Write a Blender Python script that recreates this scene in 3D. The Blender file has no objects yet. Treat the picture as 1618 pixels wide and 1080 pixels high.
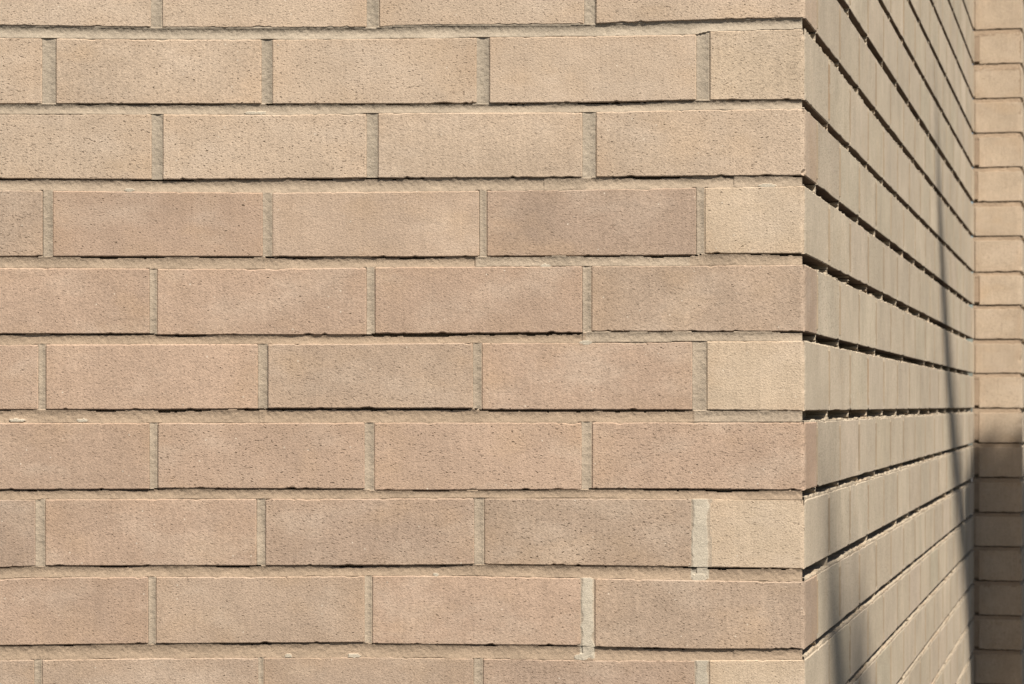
import bpy, math, random
import numpy as np
from mathutils import Vector

# ------------------------------------------------------------------ camera, sky, sun, exposure
SC = bpy.context.scene
COL = SC.collection
F_PX, D = 3730.0, 2.609            # focal length in photo pixels, distance to the front wall
ZC = 1.60                          # eye height
K = D / F_PX                       # metres per photo pixel on the front wall
HOR = 640.0                        # row of the horizon in the photo
SUN_EL, SUN_AZ = math.radians(53), math.radians(30)
SUN = Vector((math.sin(SUN_AZ) * math.cos(SUN_EL), -math.cos(SUN_AZ) * math.cos(SUN_EL), math.sin(SUN_EL)))

cam_d = bpy.data.cameras.new("camera")
cam = bpy.data.objects.new("camera", cam_d)
COL.objects.link(cam)
cam.location = (0, -D, ZC)
cam.rotation_euler = (math.pi / 2, 0, 0)
cam_d.sensor_width = 36
cam_d.lens = 36 * F_PX / 1618
cam_d.shift_y = (HOR - 540) / 1618
cam_d.clip_start, cam_d.clip_end = 0.05, 500
cam_d.dof.use_dof = True
cam_d.dof.focus_distance = D
cam_d.dof.aperture_fstop = 20
SC.camera = cam
SC.cycles.diffuse_bounces = 2

world = bpy.data.worlds.new("World")
SC.world = world
world.use_nodes = True
wn = world.node_tree.nodes
wn.clear()
sky = wn.new("ShaderNodeTexSky")
sky.sky_type = 'NISHITA'
sky.sun_disc = False
sky.sun_elevation = SUN_EL
sky.sun_rotation = math.pi - SUN_AZ
bg = wn.new("ShaderNodeBackground")
bg.inputs[1].default_value = 0.05
wo = wn.new("ShaderNodeOutputWorld")
world.node_tree.links.new(sky.outputs[0], bg.inputs[0])
world.node_tree.links.new(bg.outputs[0], wo.inputs[0])

sun_d = bpy.data.lights.new("sun", 'SUN')
sun_d.energy = 5.0
sun_d.angle = math.radians(0.53)
sun_d.color = (1.0, 0.955, 0.89)
sun = bpy.data.objects.new("sun", sun_d)
COL.objects.link(sun)
sun.location = SUN * 30
sun.rotation_euler = SUN.to_track_quat('Z', 'Y').to_euler()

SC.view_settings.view_transform = 'Standard'
SC.view_settings.look = 'None'
SC.view_settings.gamma = 1
SC.view_settings.use_curve_mapping = False
SC.view_settings.exposure = 0.58

rng = np.random.default_rng(7)
random.seed(7)

# ------------------------------------------------------------------ helpers
def lin(r, g, b, k=0.75):
    f = lambda c: (c / 255 / 12.92) if c / 255 <= 0.04045 else ((c / 255 + 0.055) / 1.055) ** 2.4
    return np.array([f(r), f(g), f(b)]) * k

def _hash(i, j, seed):
    h = (i.astype(np.int64) * 374761393 + j.astype(np.int64) * 668265263 + seed * 974711) & 0x7fffffff
    h = ((h ^ (h >> 13)) * 1274126177) & 0x7fffffff
    h = (h ^ (h >> 16)) & 0xffff
    return h / 65535.0

def vnoise(x, y, seed=0):
    """smooth value noise in 0..1"""
    x, y = np.broadcast_arrays(np.asarray(x, float), np.asarray(y, float))
    i, j = np.floor(x), np.floor(y)
    fx, fy = x - i, y - j
    fx, fy = fx * fx * (3 - 2 * fx), fy * fy * (3 - 2 * fy)
    a, b = _hash(i, j, seed), _hash(i + 1, j, seed)
    c, d = _hash(i, j + 1, seed), _hash(i + 1, j + 1, seed)
    return (a * (1 - fx) + b * fx) * (1 - fy) + (c * (1 - fx) + d * fx) * fy

def fbm(x, y, seed=0, n=3):
    s, a, t = 0, 1.0, 0
    for k in range(n):
        s = s + a * vnoise(np.asarray(x) * 2 ** k, np.asarray(y) * 2 ** k, seed + 17 * k)
        t += a
        a *= 0.55
    return s / t

def link(name, me, parent=None, mats=()):
    for m in mats:
        me.materials.append(m)
    o = bpy.data.objects.new(name, me)
    COL.objects.link(o)
    if parent:
        o.parent = parent
    return o

def raw_mesh(name, verts, quads):
    me = bpy.data.meshes.new(name)
    verts = np.asarray(verts, np.float32).reshape(-1, 3)
    quads = np.asarray(quads, np.int32).reshape(-1, 4)
    me.vertices.add(len(verts))
    me.vertices.foreach_set("co", verts.ravel())
    me.loops.add(quads.size)
    me.loops.foreach_set("vertex_index", quads.ravel())
    me.polygons.add(len(quads))
    me.polygons.foreach_set("loop_start", np.arange(0, quads.size, 4, dtype=np.int32))
    me.polygons.foreach_set("loop_total", np.full(len(quads), 4, np.int32))
    me.polygons.foreach_set("use_smooth", np.zeros(len(quads), bool))
    me.update(calc_edges=True)
    me.validate()
    return me

def empty(name, loc, rz, label, cat, group=None):
    o = bpy.data.objects.new(name, None)
    COL.objects.link(o)
    o.location = loc
    o.rotation_euler = (0, 0, rz)
    o["label"] = label
    o["category"] = cat
    o["kind"] = "thing"
    if group:
        o["group"] = group
    return o

# ------------------------------------------------------------------ materials
class NT:
    def __init__(s, name):
        s.m = bpy.data.materials.new(name)
        s.m.use_nodes = True
        s.t = s.m.node_tree
        s.b = s.t.nodes["Principled BSDF"]
    def n(s, kind, **kw):
        nd = s.t.nodes.new("ShaderNode" + kind)
        for k, v in kw.items():
            setattr(nd, k, v)
        return nd
    def l(s, a, b):
        s.t.links.new(a, b)
    def math(s, op, a, b=None, c=None, clamp=False):
        nd = s.n("Math", operation=op, use_clamp=clamp)
        for i, v in enumerate((a, b, c)):
            if v is None:
                continue
            if isinstance(v, (int, float)):
                nd.inputs[i].default_value = v
            else:
                s.l(v, nd.inputs[i])
        return nd.outputs[0]
    def rng(s, v, a, b, c, d):
        nd = s.n("MapRange")
        s.l(v, nd.inputs[0])
        for i, q in enumerate((a, b, c, d)):
            nd.inputs[i + 1].default_value = q
        return nd.outputs[0]
    def noise(s, vec, scale, detail=3, rough=0.55):
        nd = s.n("TexNoise")
        s.l(vec, nd.inputs["Vector"])
        nd.inputs["Scale"].default_value = scale
        nd.inputs["Detail"].default_value = detail
        nd.inputs["Roughness"].default_value = rough
        return nd.outputs[0]
    def mapping(s, vec, scale):
        nd = s.n("Mapping")
        s.l(vec, nd.inputs[0])
        nd.inputs["Scale"].default_value = scale
        return nd.outputs[0]
    def voro(s, vec, scale):
        nd = s.n("TexVoronoi")
        s.l(vec, nd.inputs["Vector"])
        nd.inputs["Scale"].default_value = scale
        return nd
    def mix(s, fac, a, b, mode='MIX'):
        nd = s.n("Mix", data_type='RGBA', blend_type=mode)
        for v, k in ((fac, 0), (a, 6), (b, 7)):
            if isinstance(v, (int, float)):
                nd.inputs[k].default_value = v
            elif isinstance(v, (tuple, list, np.ndarray)):
                nd.inputs[k].default_value = (*[float(q) for q in v[:3]], 1)
            else:
                s.l(v, nd.inputs[k])
        return nd.outputs[2]
    def gray(s, v):
        nd = s.n("CombineColor")
        for i in range(3):
            s.l(v, nd.inputs[i])
        return nd.outputs[0]

def brick_material(name, fixed=None, orange=0.22, pits=0.95, blotch=0.09, streak=0.05, pit_dark=0.70, bump=1.0, pale=1.0, ends=0.0):
    q = NT(name)
    tc = q.n("TexCoord")
    oi = q.n("ObjectInfo")
    off = q.math('MULTIPLY', oi.outputs["Random"], 37.0)
    cx = q.n("CombineXYZ")
    q.l(off, cx.inputs[0]); q.l(off, cx.inputs[1]); q.l(off, cx.inputs[2])
    va = q.n("VectorMath", operation='ADD')
    q.l(tc.outputs["Object"], va.inputs[0]); q.l(cx.outputs[0], va.inputs[1])
    v = va.outputs[0]
    base = oi.outputs["Color"] if fixed is None else None
    if base is None:
        rgb = q.n("RGB"); rgb.outputs[0].default_value = (*[float(c) for c in fixed], 1)
        base = rgb.outputs[0]
    # broad firing blotches
    bl = q.noise(v, 11, 3, 0.6)
    c = q.mix(1.0, base, q.gray(q.rng(bl, 0.3, 0.7, 1 - blotch, 1 + blotch)), 'MULTIPLY')
    # orange flashed patches and pale patches
    op = q.noise(q.mapping(v, (0.8, 1, 1.3)), 15, 2, 0.5)
    c = q.mix(q.rng(op, 0.56, 0.76, 0.0, orange), c, (0.47, 0.31, 0.17))
    wp = q.noise(q.mapping(v, (0.7, 1, 1.2)), 17, 4, 0.6)
    c = q.mix(q.rng(wp, 0.50, 0.74, 0.0, 0.38 * pale), c, (0.54, 0.43, 0.325))
    if ends:
        sx = q.n("SeparateXYZ"); q.l(tc.outputs["Generated"], sx.inputs[0])
        ex = q.math('ABSOLUTE', q.math('SUBTRACT', sx.outputs[0], 0.5))
        ez = q.math('ABSOLUTE', q.math('SUBTRACT', sx.outputs[2], 0.5))
        em = q.math('MAXIMUM', q.rng(ex, 0.30, 0.50, 0, 1), q.math('MULTIPLY', q.rng(ez, 0.22, 0.5, 0, 1), 0.6))
        en = q.rng(q.noise(v, 13, 3, 0.6), 0.40, 0.65, 0.0, ends)
        c = q.mix(q.math('MULTIPLY', em, en), c, (0.40, 0.255, 0.145))
    geo = q.n("NewGeometry")
    ws = q.noise(q.mapping(geo.outputs["Position"], (5.0, 5.0, 2.2)), 1, 5, 0.65)
    c = q.mix(1.0, c, q.gray(q.rng(ws, 0.3, 0.7, 0.92, 1.07)), 'MULTIPLY')
    # faint drag marks down the face
    st = q.noise(q.mapping(v, (260, 260, 18)), 1, 3, 0.6)
    c = q.mix(1.0, c, q.gray(q.rng(st, 0.3, 0.7, 1 - streak, 1 + streak)), 'MULTIPLY')
    # sand grain
    g1 = q.noise(v, 520, 2, 0.6)
    g2 = q.noise(v, 1300, 2, 0.6)
    g = q.math('ADD', q.math('MULTIPLY', g1, 0.6), q.math('MULTIPLY', g2, 0.4))
    c = q.mix(1.0, c, q.gray(q.rng(g, 0.33, 0.67, 0.76, 1.22)), 'MULTIPLY')
    # small flat pits, and pale quartz grains
    wv = q.n("VectorMath", operation='SCALE'); wv.inputs[3].default_value = 0.0035
    wnz = q.n("TexNoise"); q.l(v, wnz.inputs["Vector"]); wnz.inputs["Scale"].default_value = 220
    q.l(wnz.outputs["Color"], wv.inputs[0])
    wa = q.n("VectorMath", operation='ADD'); q.l(v, wa.inputs[0]); q.l(wv.outputs[0], wa.inputs[1])
    vp = q.voro(q.mapping(wa.outputs[0], (0.75, 1, 1.6)), 145)
    sepc = q.n("SeparateColor"); q.l(vp.outputs["Color"], sepc.inputs[0])
    patch = q.rng(q.noise(v, 16, 2), 0.35, 0.65, 0.25, 1.5)
    vary = q.rng(q.math('FRACT', q.math('MULTIPLY', oi.outputs["Random"], 91.7)), 0, 1, 0.55, 1.25)
    gate = q.math('LESS_THAN', sepc.outputs[0], q.math('MULTIPLY', q.math('MULTIPLY', patch, vary), pits))
    rad = q.math('MULTIPLY_ADD', sepc.outputs[1], 0.13, 0.04)
    pit = q.math('MULTIPLY', gate, q.math('SMOOTH_MIN', 1.0, q.math('MAXIMUM', q.math('MULTIPLY', q.math('SUBTRACT', rad, vp.outputs["Distance"]), 16), 0), 0.1))
    c = q.mix(q.math('MULTIPLY', pit, pit_dark, clamp=True), c, (0.09, 0.055, 0.03))
    fn = q.noise(q.mapping(v, (0.6, 1, 1.25)), 480, 2, 0.5)
    fine = q.math('MULTIPLY', q.rng(fn, 0.60, 0.72, 0.0, 0.60), vary)
    c = q.mix(fine, c, (0.13, 0.085, 0.055))
    vs = q.voro(v, 150)
    seps = q.n("SeparateColor"); q.l(vs.outputs["Color"], seps.inputs[0])
    spk = q.math('MULTIPLY', q.math('GREATER_THAN', seps.outputs[0], 0.93), q.math('LESS_THAN', vs.outputs["Distance"], 0.14))
    c = q.mix(q.math('MULTIPLY', spk, 0.7), c, (0.62, 0.52, 0.40))
    q.l(c, q.b.inputs["Base Color"])
    q.b.inputs["Roughness"].default_value = 0.92
    q.b.inputs["Specular IOR Level"].default_value = 0.18
    h = q.math('ADD', q.math('MULTIPLY', g, 0.8), q.math('MULTIPLY', pit, -1.2))
    h = q.math('ADD', h, q.math('MULTIPLY', fine, -0.5))
    h = q.math('ADD', h, q.math('MULTIPLY', st, 0.15))
    bp = q.n("Bump")
    bp.inputs["Strength"].default_value = 0.75 * bump
    bp.inputs["Distance"].default_value = 0.0014
    q.l(h, bp.inputs["Height"])
    q.l(bp.outputs[0], q.b.inputs["Normal"])
    return q.m

def mortar_material(name):
    q = NT(name)
    tc = q.n("TexCoord")
    at = q.n("Attribute", attribute_name="tint")
    v = tc.outputs["Object"]
    bl = q.noise(v, 28, 4, 0.6)
    c = q.mix(1.0, at.outputs["Color"], q.gray(q.rng(bl, 0.3, 0.7, 0.88, 1.10)), 'MULTIPLY')
    g = q.noise(v, 700, 3, 0.7)
    c = q.mix(1.0, c, q.gray(q.rng(g, 0.3, 0.7, 0.80, 1.18)), 'MULTIPLY')
    q.l(c, q.b.inputs["Base Color"])
    q.b.inputs["Roughness"].default_value = 0.95
    q.b.inputs["Specular IOR Level"].default_value = 0.12
    bp = q.n("Bump")
    bp.inputs["Strength"].default_value = 0.7
    bp.inputs["Distance"].default_value = 0.0008
    q.l(g, bp.inputs["Height"])
    q.l(bp.outputs[0], q.b.inputs["Normal"])
    return q.m

def plain_material(name, col, scale=20, amp=0.2, rough=0.9):
    q = NT(name)
    tc = q.n("TexCoord")
    nz = q.noise(tc.outputs["Object"], scale, 5, 0.65)
    q.l(q.mix(1.0, col, q.gray(q.rng(nz, 0.3, 0.7, 1 - amp, 1 + amp)), 'MULTIPLY'), q.b.inputs["Base Color"])
    q.b.inputs["Roughness"].default_value = rough
    return q.m

GREY = lin(207, 189, 163)
M_BRICK = brick_material("tan_brick", ends=0.30)
M_SIDE = brick_material("grey_washed_brick", orange=0.12, pits=0.6, blotch=0.10, streak=0.07, bump=1.1, pale=.5)
M_SIDE_FACE = brick_material("grey_washed_brick_face", fixed=GREY, orange=0.08, pits=0.6, blotch=0.08, streak=0.06, bump=1.0, pale=.5)
M_BED_SHADE = plain_material("bed_face_shade", (0.12, 0.080, 0.052), 300, 0.25, 0.95)      # bed faces coloured dark to stand in for joint shade
M_MORTAR = mortar_material("mortar")
M_GROUND = plain_material("paving", (0.035, 0.030, 0.024), 6, 0.25)
M_BARK = plain_material("bark", (0.10, 0.075, 0.05), 60, 0.4)
M_LEAF = plain_material("leaf", (0.05, 0.085, 0.025), 3, 0.3, 0.6)

# ------------------------------------------------------------------ brick shapes
def brick_mesh(name, path, nrm, split, v_of, nz, bevel=0.0012, jit=0.00028, chip=0.0009, seed=0, mats=(), bed=None):
    """path: plan points (u, y) from the hidden left flank round the face to the hidden right flank,
    nrm: outward plan normals; v_of(u, t): height at share t; split: index after which material 1 is used"""
    path, nrm = np.array(path, float), np.array(nrm, float)
    n = len(path)
    ts = np.linspace(0, 1, nz + 1)
    lev = [(0, 0.035, 0), (0, bevel, 0)] + [(t, 0, 0) for t in ts] + [(1, bevel, 0), (1, 0.035, 0)]
    s = np.concatenate([[0], np.cumsum(np.hypot(*np.diff(path, axis=0).T))])
    V = np.zeros((len(lev), n, 3))
    hb = v_of(path[:, 0], 0.0); ht = v_of(path[:, 0], 1.0)
    for k, (t, inset, _) in enumerate(lev):
        p = path - nrm * inset
        z = hb + (ht - hb) * t
        edge = 0
        if 2 <= k < len(lev) - 2:
            bulge = (fbm(s * 60, z * 60, seed, 3) - 0.5) * 0.0006 + (fbm(s * 300, z * 300, seed + 5, 2) - 0.5) * 0.0002
            if t == 0:
                z = z + bevel
            if t == 1:
                z = z - bevel
            p = p + nrm * bulge[:, None]
            if split < n:
                kn = 1.5 * (0.0004 + 0.0012 * float(fbm(z[split] * 140, 3.1, seed + 21, 3)) + 0.012 * max(float(vnoise(z[split] * 90 + seed, 1.7, seed + 2)) - .72, 0))
                for kk, wgt in ((split - 1, 1.0), (split, 1.0)):
                    p[kk] = p[kk] - (nrm[split - 1] + nrm[split]) * 0.5 * kn * wgt
        if t in (0, 1):
            e = (fbm(s * 220, np.full(n, t * 9.0), seed + 3, 3) - 0.5) * 2 * jit
            ch = np.maximum(fbm(s * 110, np.full(n, 4 + t * 9.0), seed + 8, 2) - 0.68, 0) / 0.32 * chip * 2.2
            z = z + (e + ch if t == 0 else e - ch)
        V[k, :, 0], V[k, :, 1], V[k, :, 2] = p[:, 0], p[:, 1], z
    m = len(lev)
    a = np.arange(n - 1)
    quads, mi = [], []
    for k in range(m - 1):
        b = k * n + a
        quads.append(np.stack([b, b + 1, b + 1 + n, b + n], 1))
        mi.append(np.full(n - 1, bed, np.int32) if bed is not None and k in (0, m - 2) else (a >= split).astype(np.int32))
    me = raw_mesh(name, V, np.concatenate(quads))
    for mt in mats:
        me.materials.append(mt)
    if len(mats) > 1:
        me.polygons.foreach_set("material_index", np.concatenate(mi))
    me.update()
    return me

def flat_path(u0, u1, step, b=0.0012, seed=0, jit=0.0004):
    nx = max(2, int(round((u1 - u0) / step)))
    us = np.linspace(u0 + b, u1 - b, nx + 1)
    p = [(u0, 0.06), (u0, b)] + [(u, 0) for u in us] + [(u1, b), (u1, 0.06)]
    q = [(-1, 0), (-1, 0)] + [(0, -1)] * len(us) + [(1, 0), (1, 0)]
    return p, q

def corner_path(u0, uc, tdir, length, step, step2, b=0.0015):
    """face from u0 to the outer corner uc, then along plan direction tdir"""
    tdir = np.array(tdir) / np.hypot(*tdir)
    n2 = np.array([tdir[1], -tdir[0]])
    nx = max(2, int(round((uc - u0) / step)))
    us = np.linspace(u0 + b, uc - b, nx + 1)
    p = [(u0, 0.06), (u0, b)] + [(u, 0) for u in us]
    q = [(-1, 0), (-1, 0)] + [(0, -1)] * len(us)
    split = len(p)
    c = np.array([uc, 0.0])
    ls = np.linspace(b, length - b, max(2, int(round(length / step2))) + 1)
    for l in ls:
        p.append(tuple(c + tdir * l)); q.append(tuple(n2))
    e = c + tdir * length
    p.append(tuple(e - n2 * b)); q.append(tuple(tdir))
    p.append(tuple(e - n2 * 0.05)); q.append(tuple(tdir))
    return p, q, split

# ------------------------------------------------------------------ mortar as a modelled relief, only where it shows
def relief(name, parent, u0, u1, v0, v1, du, dv, inside, depth, tint, mats):
    us = np.arange(u0, u1 + du * 0.5, du)
    vs = np.arange(v0, v1 + dv * 0.5, dv)
    U, Vv = np.meshgrid(us, vs)
    keepv = ~inside(U, Vv)
    kc = keepv[:-1, :-1] | keepv[1:, :-1] | keepv[:-1, 1:] | keepv[1:, 1:]
    nu = len(us)
    jj, ii = np.nonzero(kc)
    b = jj * nu + ii
    quads = np.stack([b, b + 1, b + 1 + nu, b + nu], 1)
    used = np.unique(quads)
    remap = np.zeros(U.size, np.int64)
    remap[used] = np.arange(len(used))
    uu, vv = U.ravel()[used], Vv.ravel()[used]
    y = depth(uu, vv)
    me = raw_mesh(name, np.stack([uu, y, vv], 1), remap[quads])
    col = me.color_attributes.new("tint", 'FLOAT_COLOR', 'POINT')
    rgba = np.ones((len(used), 4), np.float32)
    rgba[:, :3] = tint(uu, vv)
    col.data.foreach_set("color", rgba.ravel())
    return link(name, me, parent, mats)

def boxes_mesh(name, rects, parent, mat, tint=None, sheet=None):
    """far bricks beyond the frame: one joined piece of bevelled blocks standing proud of a mortar sheet"""
    V, Q = [], []
    b = 0.0015
    for (a0, a1, c0, c1) in rects:
        k = len(V)
        V += [(a0, 0.05, c0), (a1, 0.05, c0), (a1, 0.05, c1), (a0, 0.05, c1),
              (a0, b, c0), (a1, b, c0), (a1, b, c1), (a0, b, c1),
              (a0 + b, 0, c0 + b), (a1 - b, 0, c0 + b), (a1 - b, 0, c1 - b), (a0 + b, 0, c1 - b)]
        Q.append((k + 8, k + 9, k + 10, k + 11))
        for s in (0, 4):
            for e in range(4):
                f = (e + 1) % 4
                Q.append((k + s + e, k + s + f, k + s + 4 + f, k + s + 4 + e))
    me = raw_mesh(name, V, Q)
    o = link(name, me, parent, [mat])
    o["kind"] = "stuff"
    return o

def sheet_mesh(name, rects, y, parent, col):
    V, Q = [], []
    for (a0, a1, c0, c1) in rects:
        k = len(V)
        V += [(a0, y, c0), (a1, y, c0), (a1, y, c1), (a0, y, c1)]
        Q.append((k, k + 1, k + 2, k + 3))
    me = raw_mesh(name, V, Q)
    ca = me.color_attributes.new("tint", 'FLOAT_COLOR', 'POINT')
    ca.data.foreach_set("color", np.tile(np.array([*col, 1], np.float32), len(V)))
    return link(name, me, parent, [M_MORTAR])

def pw(pts):
    xs, ys = [p[0] for p in pts], [p[1] for p in pts]
    return lambda x: np.interp(x, xs, ys)

# ------------------------------------------------------------------ the setting
gm = raw_mesh("ground", [(-60, -60, 0), (60, -60, 0), (60, 60, 0), (-60, 60, 0)], [(0, 1, 2, 3)])
ground = link("ground", gm, None, [M_GROUND])
ground["kind"] = "structure"

TH = math.atan2(1747 - 809, F_PX)                    # the raking wall turns 14 degrees from the lens axis
CORNER = (1272 - 809) * K
T2 = np.array([math.sin(TH), math.cos(TH)])
SIDE_LEN = 3.468
INNER = np.array([CORNER, 0]) + T2 * SIDE_LEN

front = empty("brick_wall", (CORNER, 0, 0), 0,
              "broad wall of tan bricks facing the viewer, each brick large and sunlit", "wall", "brick walls")
side = empty("brick_wall.001", (CORNER, 0, 0), math.atan2(T2[1], T2[0]),
             "greyish brick wall receding from the corner with black shadowed bed joints", "wall", "brick walls")
ret = empty("brick_wall.002", (*INNER, 0), math.atan2(-T2[0], T2[1]),
            "narrow strip of stacked brick ends behind the receding wall, dark in its lower half", "wall", "brick walls")

U = lambda px: (px - 1272) * K                       # photo column -> along the front wall
Z = lambda py: ZC + (HOR - py) * K                   # photo row -> height on the front wall

# bed joints of the front wall: column, lower edge of the course above, upper edge of the course below (photo pixels)
JOINTS = [
    [(-40, 39, 58), (0, 40, 59), (240, 43, 62), (420, 43.6, 62), (590, 43, 60.5), (640, 40, 60), (925, 38, 57), (1100, 32, 54), (1122, 31, 49), (1280, 28, 45)],
    [(-40, 164, 179), (0, 164, 179.5), (245, 164, 180), (430, 164, 181), (640, 164, 178), (920, 162, 177), (1100, 158, 173), (1280, 157.5, 171)],
    [(-40, 282, 299), (0, 282, 300), (240, 283.5, 302.5), (415, 282.7, 304), (590, 281, 302.6), (640, 281.5, 302), (920, 280, 299), (1110, 278, 296), (1280, 277, 293)],
    [(-40, 405, 423), (0, 405, 423), (250, 405, 424), (430, 405.5, 424), (640, 406, 421.5), (760, 405, 421), (920, 404, 420), (1098, 403, 419.5), (1110, 400.5, 419), (1280, 400.5, 418)],
    [(-40, 527.5, 544), (0, 527.5, 544), (241, 527, 543.5), (247, 529, 543.5), (582, 529, 543), (590, 527, 542.5), (640, 527, 542), (922, 525.5, 541), (932, 523.5, 541), (1110, 523.6, 539), (1280, 523.6, 538)],
    [(-40, 648, 668), (0, 647, 668), (240, 647, 668), (410, 646, 668), (425, 645, 668), (640, 645, 667), (745, 645, 667), (762, 647, 667), (1090, 647.6, 667), (1280, 649, 667)],
    [(-40, 773.5, 789), (0, 773.5, 789), (238, 773, 788), (247, 771.5, 788), (578, 772.5, 787.5), (590, 774.6, 787.5), (640, 774.6, 787), (920, 773.4, 787), (933, 772, 787), (1110, 772.6, 788), (1280, 774.6, 789.7)],
    [(-40, 897, 915), (0, 897, 914), (65, 894, 912), (245, 893.7, 911), (405, 893.7, 911), (640, 893, 909), (760, 891.7, 910), (1100, 895.8, 916.5), (1280, 899, 918.6)],
    [(-40, 1021, 1043), (0, 1020, 1042.6), (240, 1017, 1039.8), (580, 1015, 1037.7), (590, 1017, 1038), (640, 1018, 1038.5), (920, 1020, 1042.6), (940, 1022, 1043), (1100, 1025.5, 1043), (1280, 1025.5, 1042)],
]
JB = [pw([(p[0], p[1]) for p in j]) for j in JOINTS]   # lower edge of course k
JT = [pw([(p[0], p[2]) for p in j]) for j in JOINTS]   # upper edge of course k+1
def top_px(c, x):
    return JT[c - 1](x) if c > 0 else JB[0](x) - 105
def bot_px(c, x):
    return JB[c](x) if c < 9 else JT[8](x) + 106

PERPS = [  # vertical joints per course: right edge of a brick, left edge of the next; then the corner
    [(-103, -86), (238, 256), (579, 599), (923, 941)],
    [(-276, -258), (66, 88), (413, 430), (753, 773), (1100, 1121)],
    [(-103, -86), (239, 257), (579, 597), (920, 941)],
    [(-276, -258), (67, 83), (415, 430), (757, 769), (1100, 1113)],
    [(-106, -90), (236, 248), (579, 592), (920, 934)],
    [(-280, -266), (60, 72), (407, 423), (747, 761), (1094, 1116)],
    [(-106, -92), (236, 249), (576, 591), (919, 935)],
    [(-284, -270), (56, 71), (405, 419), (749, 765), (1093, 1120)],
    [(-108, -94), (234, 246), (576, 588), (918, 939)],
    [(-284, -270), (54, 66), (408, 416), (748, 763), (1098, 1120)],
]
L_ = lin(205, 181, 155); M_ = lin(193, 168, 144); P_ = lin(192, 164, 140); D_ = lin(182, 157, 135); C_ = lin(208, 185, 157)
TONES = [
    [L_, L_, L_, L_ * 1.02],
    [L_, L_, L_ * 1.01, L_, C_ * 0.96],
    [L_ * .98, L_ * 1.03, L_ * 1.01, L_],
    [M_ * .97, P_ * .97, M_ * 1.06, D_ * 1.02, C_],
    [P_ * 1.02, P_ * 1.03, P_ * .97, M_ * .98],
    [P_ * 1.03, P_ * 1.06, M_ * .99, P_ * 1.02, C_ * 1.02],
    [P_ * .99, P_, P_ * 1.05, P_ * 1.03],
    [D_, P_ * 1.02, D_ * 1.03, M_ * .94, C_ * .99],
    [P_ * 1.01, M_ * .95, P_ * 1.06, M_ * .95],
    [M_ * .92, M_ * .95, M_ * .96, D_ * 1.03, C_ * .97],
]
ZS = lambda k: (Z(28 + 124.4 * k))                   # underside of side course k for courses outside the picture

FR = []      # front brick rectangles (course, px0, px1)
for c in range(10):
    xs = PERPS[c]
    for i in range(len(xs)):
        x0 = xs[i][1]
        x1 = xs[i + 1][0] if i + 1 < len(xs) else 1272
        corner = i + 1 == len(xs)
        tone = np.clip(TONES[c][i] * (1 + rng.normal(0, .008)), 0, 1)
        xm = (x0 + x1) / 2
        um, zm = U(xm), (Z(top_px(c, xm)) + Z(bot_px(c, xm))) / 2
        def v_of(u, t, c=c, um=um, zm=zm):
            x = np.clip(1272 + (np.asarray(u) + um) / K, -300, 1272)
            zt, zb = Z(top_px(c, x)), Z(bot_px(c, x))
            return zb + (zt - zb) * t - zm
        sd = 100 * c + 7 * i
        if corner:
            ln = 0.110 if c % 2 == 0 else 0.230
            p, q, sp = corner_path(U(x0) - um, -um, T2, ln, 0.0035, 0.006)
            me = brick_mesh("brick", p, q, sp, v_of, 20, seed=sd, mats=[M_BRICK, M_BRICK if c % 2 == 0 else M_SIDE_FACE, M_BED_SHADE], bed=2)
        else:
            p, q = flat_path(U(x0) - um, U(x1) - um, 0.0035)
            me = brick_mesh("brick", p, q, 10 ** 6, v_of, 20, seed=sd, mats=[M_BRICK])
        o = link("brick", me, front)
        o.location = (um, -float(rng.normal(0.0003, 0.0004)), zm)
        o.color = (*[float(t) for t in tone], 1)
        FR.append((c, x0, x1))

# --- front mortar
SEG = {}     # gap (px) between mortar and the brick above it, per joint: spans of (x0, x1, gap, upper recess mm, lower recess mm)
SEG[0] = [(-400, 1300, 0.0, 5.0, 0.4)]
SEG[1] = [(-400, 430, 0.8, 3.6, 0.8), (430, 900, 0.8, 4.0, 1.0), (900, 1110, 1.6, 4.0, 1.2), (1110, 1300, 1.0, 4.2, 1.2)]
SEG[2] = [(-400, 240, 1.2, 4.2, 1.6), (240, 600, 1.5, 4.4, 2.0), (600, 860, 1.8, 4.0, 1.8), (860, 930, 0.2, 2.5, 1.2), (930, 1160, 2.2, 4.0, 1.6), (1160, 1300, 0.8, 2.5, 0.8)]
SEG[3] = [(-400, 420, 1.4, 2.4, 0.8), (420, 750, 1.9, 3.2, 2.2), (750, 1110, 1.2, 2.0, 0.4), (1110, 1300, 1.7, 2.2, 0.6)]
SEG[4] = [(-400, 245, 2.2, 2.6, 1.4), (245, 590, 2.0, 2.8, 1.4), (590, 920, 4.2, 2.8, 1.6), (920, 1300, 1.0, 2.2, 0.4)]
SEG[5] = [(-400, 60, 1.6, 3.0, 1.0), (60, 250, 1.2, 2.6, .8), (250, 410, 2.8, 2.6, .8), (410, 420, .4, 1.6, .6), (420, 750, 2.4, 3.0, 1.2), (750, 1095, 3.0, 2.6, 1.0), (1095, 1300, 0.9, 2.0, 0.4)]
SEG[6] = [(-400, 240, 1.6, 2.2, 1.2), (240, 580, 1.8, 2.2, 1.0), (580, 930, 1.5, 2.2, 0.8), (930, 1300, 2.4, 2.4, 1.0)]
SEG[7] = [(-400, 245, 1.0, 2.8, 0.9), (245, 420, 1.0, 3.0, 1.0), (420, 1100, 1.2, 3.2, 0.9), (1100, 1118, 0.0, 0.8, 0.2), (1118, 1300, 4.0, 2.6, 1.2)]
SEG[8] = [(-400, 580, 1.4, 3.0, 1.2), (580, 920, 1.2, 3.0, 1.2), (920, 938, 0.0, .8, .2), (938, 1160, 1.2, 3.4, 1.6), (1160, 1300, 1.4, 2.6, 1.0)]
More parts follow.
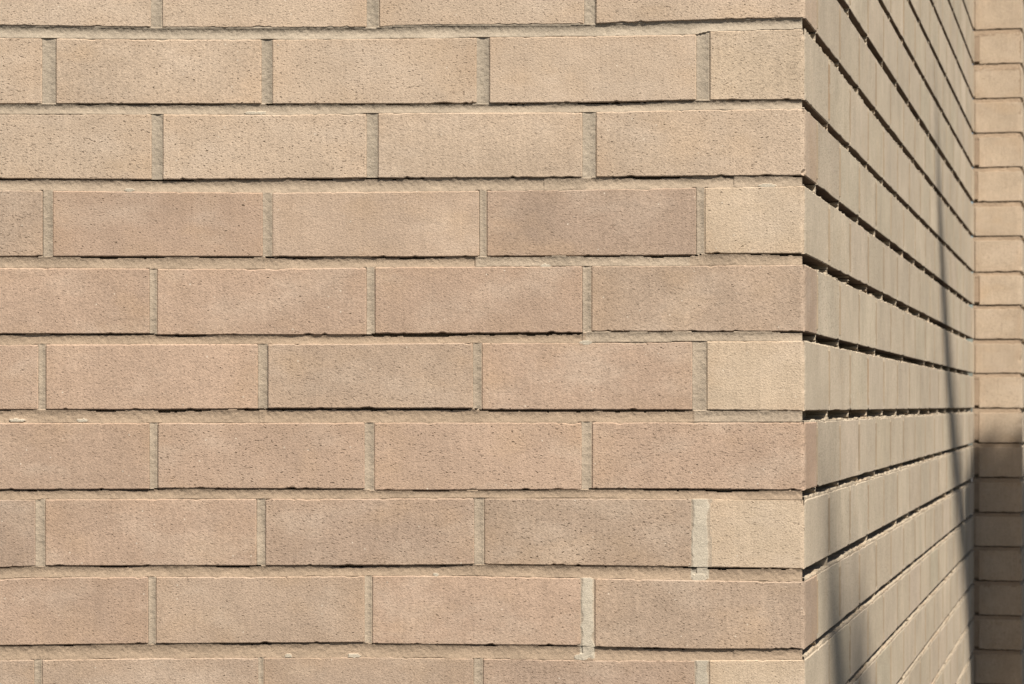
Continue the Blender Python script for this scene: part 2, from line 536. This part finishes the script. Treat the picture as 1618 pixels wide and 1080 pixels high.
GR = lin(184, 168, 146); TN = lin(178, 155, 130); WH = lin(208, 194, 171); SD = lin(172, 148, 118)
MARKS = [(205, 300, 9, 3), (396, 178, 12, 2.5), (412, 178, 8, 2.5), (26, 664, 13, 3), (130, 664, 9, 3), (1212, 293, 16, 3), (455, 1036, 6, 3),
         (560, 1036, 11, 4), (862, 420, 8, 4), (925, 541, 10, 3), (688, 908, 5, 3), (1105, 914, 12, 7), (918, 1038, 10, 5), (770, 995, 6, 2)]

def front_inside(u, v):
    x, y = 1272 + u / K, HOR - (v - ZC) / K
    m = np.zeros(x.shape, bool)
    e = 5
    for (c, x0, x1) in FR:
        right = x1 - e if x1 < 1272 else 1290
        m |= (x > x0 + e) & (x < right) & (y > top_px(c, x) + e) & (y < bot_px(c, x) - e)
    return m

def front_fields(u, v):
    x, y = 1272 + u / K, HOR - (v - ZC) / K
    dep = np.full(x.shape, 0.002)
    col = np.tile(TN, (len(x), 1))
    rough = (fbm(u * 260, v * 260, 3, 3) - .5)
    broad = (fbm(u * 22, v * 22, 9, 2) - .5)
    wav = (fbm(u * 130, v * 0 + 3.3, 21, 3) - .5)
    onbed = np.zeros(x.shape, bool)
    for j in range(9):
        b, t = JB[j](x), JT[j](x)
        inb = (y > b - 6) & (y < t + 6)
        f = np.clip((y - b) / np.maximum(t - b, 1), 0, 1)
        gap = np.zeros(x.shape); rt = np.zeros(x.shape); rb = np.zeros(x.shape)
        for (a0, a1, g, r1, r2) in SEG[j]:
            s = (x >= a0) & (x < a1)
            gap[s], rt[s], rb[s] = g, r1, r2
        fade = np.clip(1.15 - f * 1.35, 0, 1)
        d = (rb * .55 + (rt * .40) * np.sin(math.pi * f ** .8)) * 0.001 + rough * 0.0011 + broad * 0.0014
        g2 = gap * .58 * (1 + 1.7 * wav) + 5.5 * broad * (gap > 0)
        brk = np.clip((vnoise(u * 26, np.full(len(u), j * 3.7), 61) - .34) * 4, 0, 1)
        g2 = g2 * np.where(gap < 2.3, brk, 1)
        d = np.where((y - b < g2) & (gap > 0), 0.013, d)
        d = np.where((y < b) | (y > t), np.maximum(d, .0008), d)
        dep = np.where(inb, d, dep)
        w = np.clip(1 - abs(j - 0) * .28, 0, 1)          # the upper joints are greyer, the lower ones sandier
        cc = TN * (1 - w) + GR * w
        col[inb] = cc
        onbed |= inb & (y > b) & (y < t)
        if j == 3:
            s = inb & (x > 752) & (x < 1090); col[s] = GR * .6 + TN * .45
        if j in (4, 5):
            s = inb & (x > (925 if j == 4 else 1098)); col[s] = GR * .6 + TN * .45
    for c in range(10):
        for (a, b2) in PERPS[c]:
            s = (x > a - 6) & (x < b2 + 6) & (y > top_px(c, x) - 1) & (y < bot_px(c, x) + 1) & ~onbed
            f = np.clip((x - a) / (b2 - a), 0, 1)
            white = (c in (7, 8, 9)) and a > 900
            base = {0: 1.2, 1: 1.3, 2: 1.2, 3: 0.4, 4: 0.5, 5: 0.8, 6: 0.7, 7: 0.6, 8: 0.5, 9: 0.5}[c]
            if white:
                base = 0.1
                rgh = .5
            else:
                rgh = 1.0
            d = (base + 0.9 * np.sin(f * math.pi)) * 0.001 + rough * 0.0010 * rgh + broad * 0.0009
            if not white:
                d = np.where((x < a) | (x > b2), np.maximum(d, .0018), d)
            dep = np.where(s, d, dep)
            col[s] = (GR if c < 3 else (TN * .3 + GR * .75))
            if white:
                half, mid = (b2 - a) / 2 - 1, (a + b2) / 2
                edge = half + 7.0 * (fbm(v * 90, (x > mid) * 5.0 + c, 71, 3) - .42)
                inn = np.clip((edge - np.abs(x - mid)) / 2.0, 0, 1)
                fe = (inn * s)[:, None]
                col = col * (1 - fe) + WH * (0.98 if c < 9 else .9) * fe
                dep = np.where(s, np.where(inn > 0, -.0003 + .0007 * (1 - inn) + rough * .0005, .0005), dep)
            if white:
                s2 = (x > a - 1) & (x < b2) & (y > bot_px(c, x) - 1) & (y < bot_px(c, x) + 18); col[s2] = WH * .92
    for (mx, my, rx, ry) in MARKS:
        r = ((x - mx) / rx) ** 2 + ((y - my) / ry) ** 2 + wav * 1.6
        s = r < 1
        col[s] = WH * .97
        dep = np.where(s, np.minimum(dep, 0.0002), dep)
    col = col * (1 + 0.16 * broad + .10 * rough)[:, None]
    return dep, np.clip(col, 0.02, .9)

xl, xr, yt, yb = -60, 1268, -70, 1140
relief("mortar", front, U(xl), U(xr), Z(yb), Z(yt), 0.00125, 0.00105, front_inside,
       lambda u, v: front_fields(u, v)[0], lambda u, v: front_fields(u, v)[1], [M_MORTAR])

# ------------------------------------------------------------------ the raking side wall
side_rows = {}
for c in range(-17, 28):
    if 0 <= c <= 9:
        side_rows[c] = (float(Z(bot_px(c, 1272))), float(Z(top_px(c, 1272))))
    else:
        z0 = float(ZS(c)) if c < 0 else float(Z(1148 + 124.4 * (c - 9)))
        side_rows[c] = (z0, z0 + 0.0755)
side_rows = {c: r for c, r in side_rows.items() if r[0] > 0.0 and r[1] < 3.1}

def project(P):
    dpt = P[1] + D
    return 809 + F_PX * P[0] / dpt, HOR - F_PX * (P[2] - ZC) / dpt

def in_frame(wall_o, t, u0, u1, z0, z1, m=6):
    for u in np.linspace(u0, u1, 5):
        for z in (z0, (z0 + z1) / 2, z1):
            x, y = project((wall_o[0] + t[0] * u, wall_o[1] + t[1] * u, z))
            if -m < x < 1618 + m and -m < y < 1080 + m:
                return True
    return False

PIT, JNT = 0.240, 0.008
proto = []
for k in range(6):
    p, q = flat_path(-0.116, 0.116, 0.018, b=0.0002)
    me = brick_mesh("side_brick", p, q, 10 ** 6, lambda u, t: np.zeros(np.shape(u)) + (t - .5) * 0.076, 4, bevel=0.0008, jit=0.0005, chip=0.0015, seed=900 + k, mats=[M_SIDE, M_BED_SHADE], bed=1)
    proto.append(me)
side_seams = {}
side_spill = []
n_side = 0
for c, (z0, z1) in side_rows.items():
    start = 0.110 if c % 2 == 0 else 0.230
    near_in = c in range(0, 10)
    u = start + JNT if near_in else 0.0
    seams = [start + JNT / 2] if near_in else []
    if not near_in:
        ends = [0.0, start]
        us = [(0.0, start)]
        u = start + JNT
        seams = [start + JNT / 2]
    else:
        us = []
    while u < SIDE_LEN - 0.02:
        e = min(u + 0.232 + rng.normal(0, .0012), SIDE_LEN - 0.004)
        us.append((u, e))
        seams.append(e + JNT / 2)
        u = e + JNT
    side_seams[c] = [s for s in seams if s < SIDE_LEN - .03]
    for (a, b) in us:
        if in_frame((CORNER, 0), T2, a, b, z0, z1) and a > 0:
            o = bpy.data.objects.new("brick", proto[int(rng.integers(6))])
            COL.objects.link(o)
            o.parent = side
            o.location = ((a + b) / 2, float(rng.normal(0, 0.00006)), (z0 + z1) / 2)
            o.scale = ((b - a) / 0.232, 1, (z1 - z0) / 0.076)
            tone = GREY * (1 + rng.normal(0, .042)) * (1 + rng.normal(0, .005, 3))
            o.color = (*[float(t) for t in tone], 1)
            n_side += 1
        else:
            side_spill.append((a, b, z0, z1))
rest = boxes_mesh("brickwork", side_spill, side, M_SIDE_FACE)

SR = sorted(side_rows.items(), key=lambda r: -r[1][0])          # from the top course down

def side_inside(u, v):
    m = np.zeros(u.shape, bool)
    for c, (z0, z1) in SR:
        row = (v > z0 + .004) & (v < z1 - .004)
        if not row.any():
            continue
        ss = np.array(side_seams[c])
        d = np.abs(u[..., None] - ss).min(-1)
        m |= row & (d > .0085)
    return m

def side_fields(u, v):
    n = len(u)
    dep = np.full(n, -0.0001)
    col = np.tile(GREY * 1.0, (n, 1))
    rough = fbm(u * 200, v * 260, 31, 3) - .5
    broad = fbm(u * 14, v * 40, 33, 2) - .5
    jag = fbm(u * 55, np.round(v / .0868) * 7.7, 35, 4) - .5
    dep += rough * .0003
    for i in range(len(SR) - 1):
        c, (z0, _) = SR[i]
        zt = SR[i + 1][1][1]
        inb = (v < z0 + .006) & (v > zt - .006)
        if not inb.any():
            continue
        h = z0 - zt
        f = (z0 - v) / h                                   # 0 under the upper brick, 1 on the lower one
        share = 0.90 if 2 <= c <= 5 else (0.86 if c < 2 else 0.74)
        share = share + 0.06 * ((c * 7) % 5 - 2) / 2
        lim = share + jag * 0.55 + broad * .15
        lip = 0.0012 + rough * .0007
        d = np.where(f < lim, 0.026, lip)
        seams = np.array(side_seams[c])
        if len(seams):
            k = np.abs(u[:, None] - seams + .004).argmin(1)
            dist = np.abs(u - seams[k] + .004 + .002 * np.sin(v * 900))
            wide = 0.0016 + 0.003 * _hash(np.array(k), np.full(n, c), 5)
            tick = (dist < wide) & (f < 1.0)
            d = np.where(tick & (_hash(np.array(k), np.full(n, c), 11) < .85), .0016 + rough * .001, d)
        dep = np.where(inb, d, dep)
        col[inb] = GREY * .86
    sm = vnoise(u * 1.0 + 3, np.round(v / .0868) * 5.1, 77)
    bedm = np.zeros(n, bool)
    for i in range(len(SR)):
        bedm |= (v > SR[i][1][0]) & (v < SR[i][1][1])
    tone = np.where(bedm, .80 + .16 * sm, 1.0)[:, None] * np.where(bedm[:, None], np.array([1.0, .92, .84]), 1.0)
    col = col * tone
    ed = 0.10 * broad + .12 * rough
    pink = np.clip((fbm(u * 9, v * 3, 41, 2) - .55) * 3, 0, 1)[:, None]
    col = col * (1 + ed)[:, None] * (1 - pink * np.array([0.0, .07, .12]))
    return dep, np.clip(col, .02, .9)

relief("mortar", side, 0.0005, SIDE_LEN, 0.80, 2.72, 0.0036, 0.0014, side_inside,
       lambda u, v: side_fields(u, v)[0], lambda u, v: side_fields(u, v)[1], [M_MORTAR])
sheet_mesh("mortar_backing", [(0.02, SIDE_LEN, 0.0, 0.80), (0.02, SIDE_LEN, 2.72, 3.1)], .008, side, GREY)

# ------------------------------------------------------------------ front wall beyond the frame
spill = []
for c, (z0, z1) in side_rows.items():
    if c in range(0, 10):
        x = -1.36 if c % 2 == 0 else -1.36 + .12
        u1 = U(PERPS[c][0][0])
        while u1 > -3.2:
            xl_ = 1272 + u1 / K
            spill.append((u1 - .23, u1, float(Z(bot_px(c, -40))), float(Z(top_px(c, -40)))))
            u1 -= .24
    else:
        u1 = 0.0
        first = .230 if c % 2 == 0 else .110
        spill.append((u1 - first, u1, z0, z1))
        u1 -= first + .01
        while u1 > -3.2:
            spill.append((u1 - .23, u1, z0, z1))
            u1 -= .24
q = NT("tan_brick_far")
mb = brick_material("tan_brick_beyond", fixed=P_)
boxes_mesh("brickwork", spill, front, mb)
ul, ur, zb_, zt_ = U(xl), U(xr), Z(yb), Z(yt)
sheet_mesh("mortar_backing", [(-3.4, ul, 0, 3.1), (ul, 0.0, 0, zb_), (ul, 0.0, zt_, 3.1)], .003, front, TN)

# ------------------------------------------------------------------ the narrow return and the next raking wall
RW = 0.119                                              # from the inner corner to the next outer corner
rt = np.array([T2[1], -T2[0]])
NXT = (0.0, 1.0)                                        # in the return's own plan: straight back
strip = {0: 9, -1: 7}
ret_spill = []
next_rects = []
ret_rects = []
for c, (z0, z1) in side_rows.items():
    off = [0.0, 0.010, 0.0, 0.0, 0.007, 0.0, 0.011][(c * 3) % 7]
    if c >= 6:
        off = 0.010 if c % 4 != 1 else 0.0
    if in_frame(INNER, rt, off, RW, z0, z1, 4):
        um, zm = (off + RW) / 2, (z0 + z1) / 2
        ln = .230 if c % 2 else .110
        p, qn, sp = corner_path(off + .001 - um, RW - um, NXT, ln, 0.012, 0.02)
        h = z1 - z0
        tl = rng.normal(0, .0005)
        me = brick_mesh("brick", p, qn, sp, lambda u, t: (t - .5) * h + np.asarray(u) * tl * 2, 6, bevel=.0007, jit=.0004, chip=.0015, seed=1500 + c, mats=[M_BRICK, M_SIDE_FACE])
        o = link("brick", me, ret)
        o.location = (um, float(rng.normal(0, .0005)), zm)
        tone = (L_ * .6 + GREY * .42) * (1.0 + rng.normal(0, .02))
        o.color = (*[float(t) for t in tone], 1)
        ret_rects.append((off, RW, z0, z1))
    else:
        ret_spill.append((.001, RW, z0, z1))
        ln = 0.0
    u = ln + (.01 if ln else 0.001)
    while u < 3.4:
        next_rects.append((u, min(u + .23, 3.4), z0, z1))
        u += .24
boxes_mesh("brickwork", ret_spill, ret, M_BRICK).color = (*[float(t) for t in M_], 1)
nb = boxes_mesh("brickwork", next_rects, ret, M_SIDE_FACE)
nb.rotation_euler = (0, 0, math.pi / 2)
nb.location = (RW, 0, 0)
RROW = SR
def ret_fields(u, v):
    n = len(u)
    dep = np.full(n, .0015); rough = fbm(u * 300, v * 300, 51, 3) - .5
    broad = fbm(u * 20, v * 20, 52, 2) - .5
    for i in range(len(SR) - 1):
        z0 = SR[i][1][0]; zt = SR[i + 1][1][1]
        inb = (v < z0 + .006) & (v > zt - .006)
        f = (z0 - v) / (z0 - zt)
        d = .0010 + np.clip(1 - f, 0, 1) * .0014 + rough * .0010
        d = np.where((f < .16 + rough * .3) | (u > RW - .0055), .014, d)
        dep = np.where(inb, d, dep)
    dep = dep + rough * .0008
    return dep, np.clip(TN * 1.06 * (1 + .2 * broad + .1 * rough)[:, None], .02, .9)
relief("mortar", ret, -.004, RW - .004, .80, 2.72, .003, .0014,
       lambda u, v: np.zeros(u.shape, bool), lambda u, v: ret_fields(u, v)[0], lambda u, v: ret_fields(u, v)[1], [M_MORTAR])
sheet_mesh("mortar_backing", [(0, RW - .005, 0, .80), (0, RW - .005, 2.72, 3.1)], .004, ret, TN)
nm = sheet_mesh("mortar_backing", [(.016, 3.4, 0, 3.1)], .016, ret, GREY)
nm.rotation_euler = (0, 0, math.pi / 2)
nm.location = (RW, 0, 0)

# ------------------------------------------------------------------ young trees out of view, and an added shrub: they shade the corner
def tube(pts, radii, seg=10):
    V, Q = [], []
    for i, (p, r) in enumerate(zip(pts, radii)):
        p = Vector(p)
        a = Vector(pts[min(i + 1, len(pts) - 1)]) - Vector(pts[max(i - 1, 0)])
        a.normalize()
        s = a.cross(Vector((0.31, 0.95, 0.1))).normalized()
        t = a.cross(s)
        for k in range(seg):
            an = 2 * math.pi * k / seg
            V.append(p + (s * math.cos(an) + t * math.sin(an)) * r)
    for i in range(len(pts) - 1):
        for k in range(seg):
            k2 = (k + 1) % seg
            Q.append((i * seg + k, i * seg + k2, (i + 1) * seg + k2, (i + 1) * seg + k))
    return V, Q

def join(parts):
    V, Q = [], []
    for v, q_ in parts:
        k = len(V)
        V += v
        Q += [tuple(i + k for i in f) for f in q_]
    return V, Q

def leaves(center, rad, n, size, seed, soft=False):
    r = random.Random(seed)
    V, Q = [], []
    for _ in range(n):
        while True:
            d = Vector((r.uniform(-1, 1), r.uniform(-1, 1), r.uniform(-1, 1)))
            if soft:
                d = Vector((r.gauss(0, .5), r.gauss(0, .5), r.gauss(0, .5)))
            if d.length < 1 or soft:
                break
        p = Vector(center) + Vector((d.x * rad[0], d.y * rad[1], d.z * rad[2]))
        a = Vector((r.gauss(0, 1), r.gauss(0, 1), r.gauss(0, .6))).normalized()
        b = a.cross(Vector((r.gauss(0, 1), r.gauss(0, 1), r.gauss(0, 1)))).normalized()
        s = size * r.uniform(.7, 1.3)
        k = len(V)
        V += [p - a * s, p + b * s * .45, p + a * s, p - b * s * .45]
        Q.append((k, k + 1, k + 2, k + 3))
    return V, Q

def on_side(s, z):                                     # a point of the raking wall
    return Vector((CORNER + T2[0] * s, T2[1] * s, ZC + z))

def tree(label, foot, fork, limbs, clumps, seed):
    t = empty("young_tree", (foot[0], foot[1], 0), 0, label, "tree", "young trees by the wall")
    o = Vector((foot[0], foot[1], 0))
    parts = [tube([Vector((0, 0, -.05)), Vector((.02, .01, fork.z * .4)), Vector(fork) - o], [.055, .045, .035])]
    for pts, r in limbs:
        ps = [Vector(p) - o for p in pts]
        parts.append(tube(ps, r))
    V, Q = join(parts)
    link("trunk", raw_mesh("trunk", V, Q), t, [M_BARK])
    V, Q = join([leaves(Vector(c) - o, r, n, .045, seed + 13 * i) for i, (c, r, n) in enumerate(clumps)])
    link("crown", raw_mesh("crown", V, Q), t, [M_LEAF])
    return t

LD = 17.0
S = lambda s, z, l=LD: on_side(s, z) + SUN * l
foot = S(4.9, -1.6); fork = S(4.6, -1.5)
limb = [fork, S(3.9, -1.0), S(3.4, -.62), S(2.95, -.26), S(2.68, -.12), S(2.40, .12), S(2.18, .38), S(2.08, .56)]
tree("young leafy tree whose bough casts the slanting shadow on the receding wall", (foot.x, foot.y), fork,
     [(limb, [.06, .06, .068, .075, .075, .07, .055, .02])],
     [(S(4.8, -1.7), (.5, .5, .4), 900)], 5)
foot2 = S(1.6, -1.7); fork2 = S(1.4, -1.5)
limb2 = [fork2, S(.9, -1.05), S(.60, -.72), S(.42, -.45), S(.30, -.28), S(.19, -.17)]
tree("young leafy tree whose lowest shadow touches the near brick corner", (foot2.x, foot2.y), fork2,
     [(limb2, [.13, .13, .13, .11, .08, .02])],
     [(S(.72, -.62), (.19, .19, .15), 260), (S(1.2, -1.5), (.35, .35, .25), 500)], 60)
# an unseen shrub, added and shaped so its shade fills the recess
LN = 5.0
fs = on_side(4.3, 0) + SUN * LN
t = empty("shade_shrub", (fs.x, fs.y, 0), 0, "unseen dark shrub added to keep the recessed strip of brick ends in shade", "shrub")
o = Vector((fs.x, fs.y, 0))
V, Q = join([tube([Vector((0, 0, -.05)), Vector((.02, 0, 2.0)), Vector((0, .02, 3.9))], [.06, .05, .02])])
link("stem", raw_mesh("stem", V, Q), t, [M_BARK])
left = pw([(-2.0, 3.6), (-1.1, 3.34), (-.72, 3.36), (-.5, 3.25), (-.3, 3.05), (-.2, 3.1), (-.1, 3.45), (.1, 3.6)])
V, Q = [], []
rr = random.Random(11)
while len(Q) < 21000:
    a, z = rr.uniform(2.9, 5.1), rr.uniform(-1.9, .15)
    top = -.07 - 1.6 * max(a - 3.468, 0) if a < 3.65 else -.36 - .12 * (a - 3.65)
    d = min(a - float(left(z)), top - z)
    d = d + .10 * (math.sin(a * 23 + z * 9) + math.sin(z * 31 - a * 11)) * .5
    if rr.random() > (max(0, min(1, (d + .05) / .34)) ** 1.6) * .98:
        continue
    p = on_side(a, z) + SUN * (LN + rr.gauss(0, .28)) - o
    aa = Vector((rr.gauss(0, 1), rr.gauss(0, 1), rr.gauss(0, .6))).normalized()
    bb = aa.cross(Vector((rr.gauss(0, 1), rr.gauss(0, 1), rr.gauss(0, 1)))).normalized()
    sz = .042 * rr.uniform(.6, 1.3)
    k = len(V)
    V += [p - aa * sz, p + bb * sz * .45, p + aa * sz, p - bb * sz * .45]
    Q.append((k, k + 1, k + 2, k + 3))
low = leaves(Vector((0, 0, 1.5)), (.7, .7, 1.1), 4000, .05, 305)
V, Q = join([(V, Q), low])
link("foliage", raw_mesh("foliage", V, Q), t, [M_LEAF])
print("side bricks", n_side, "front", len(FR))
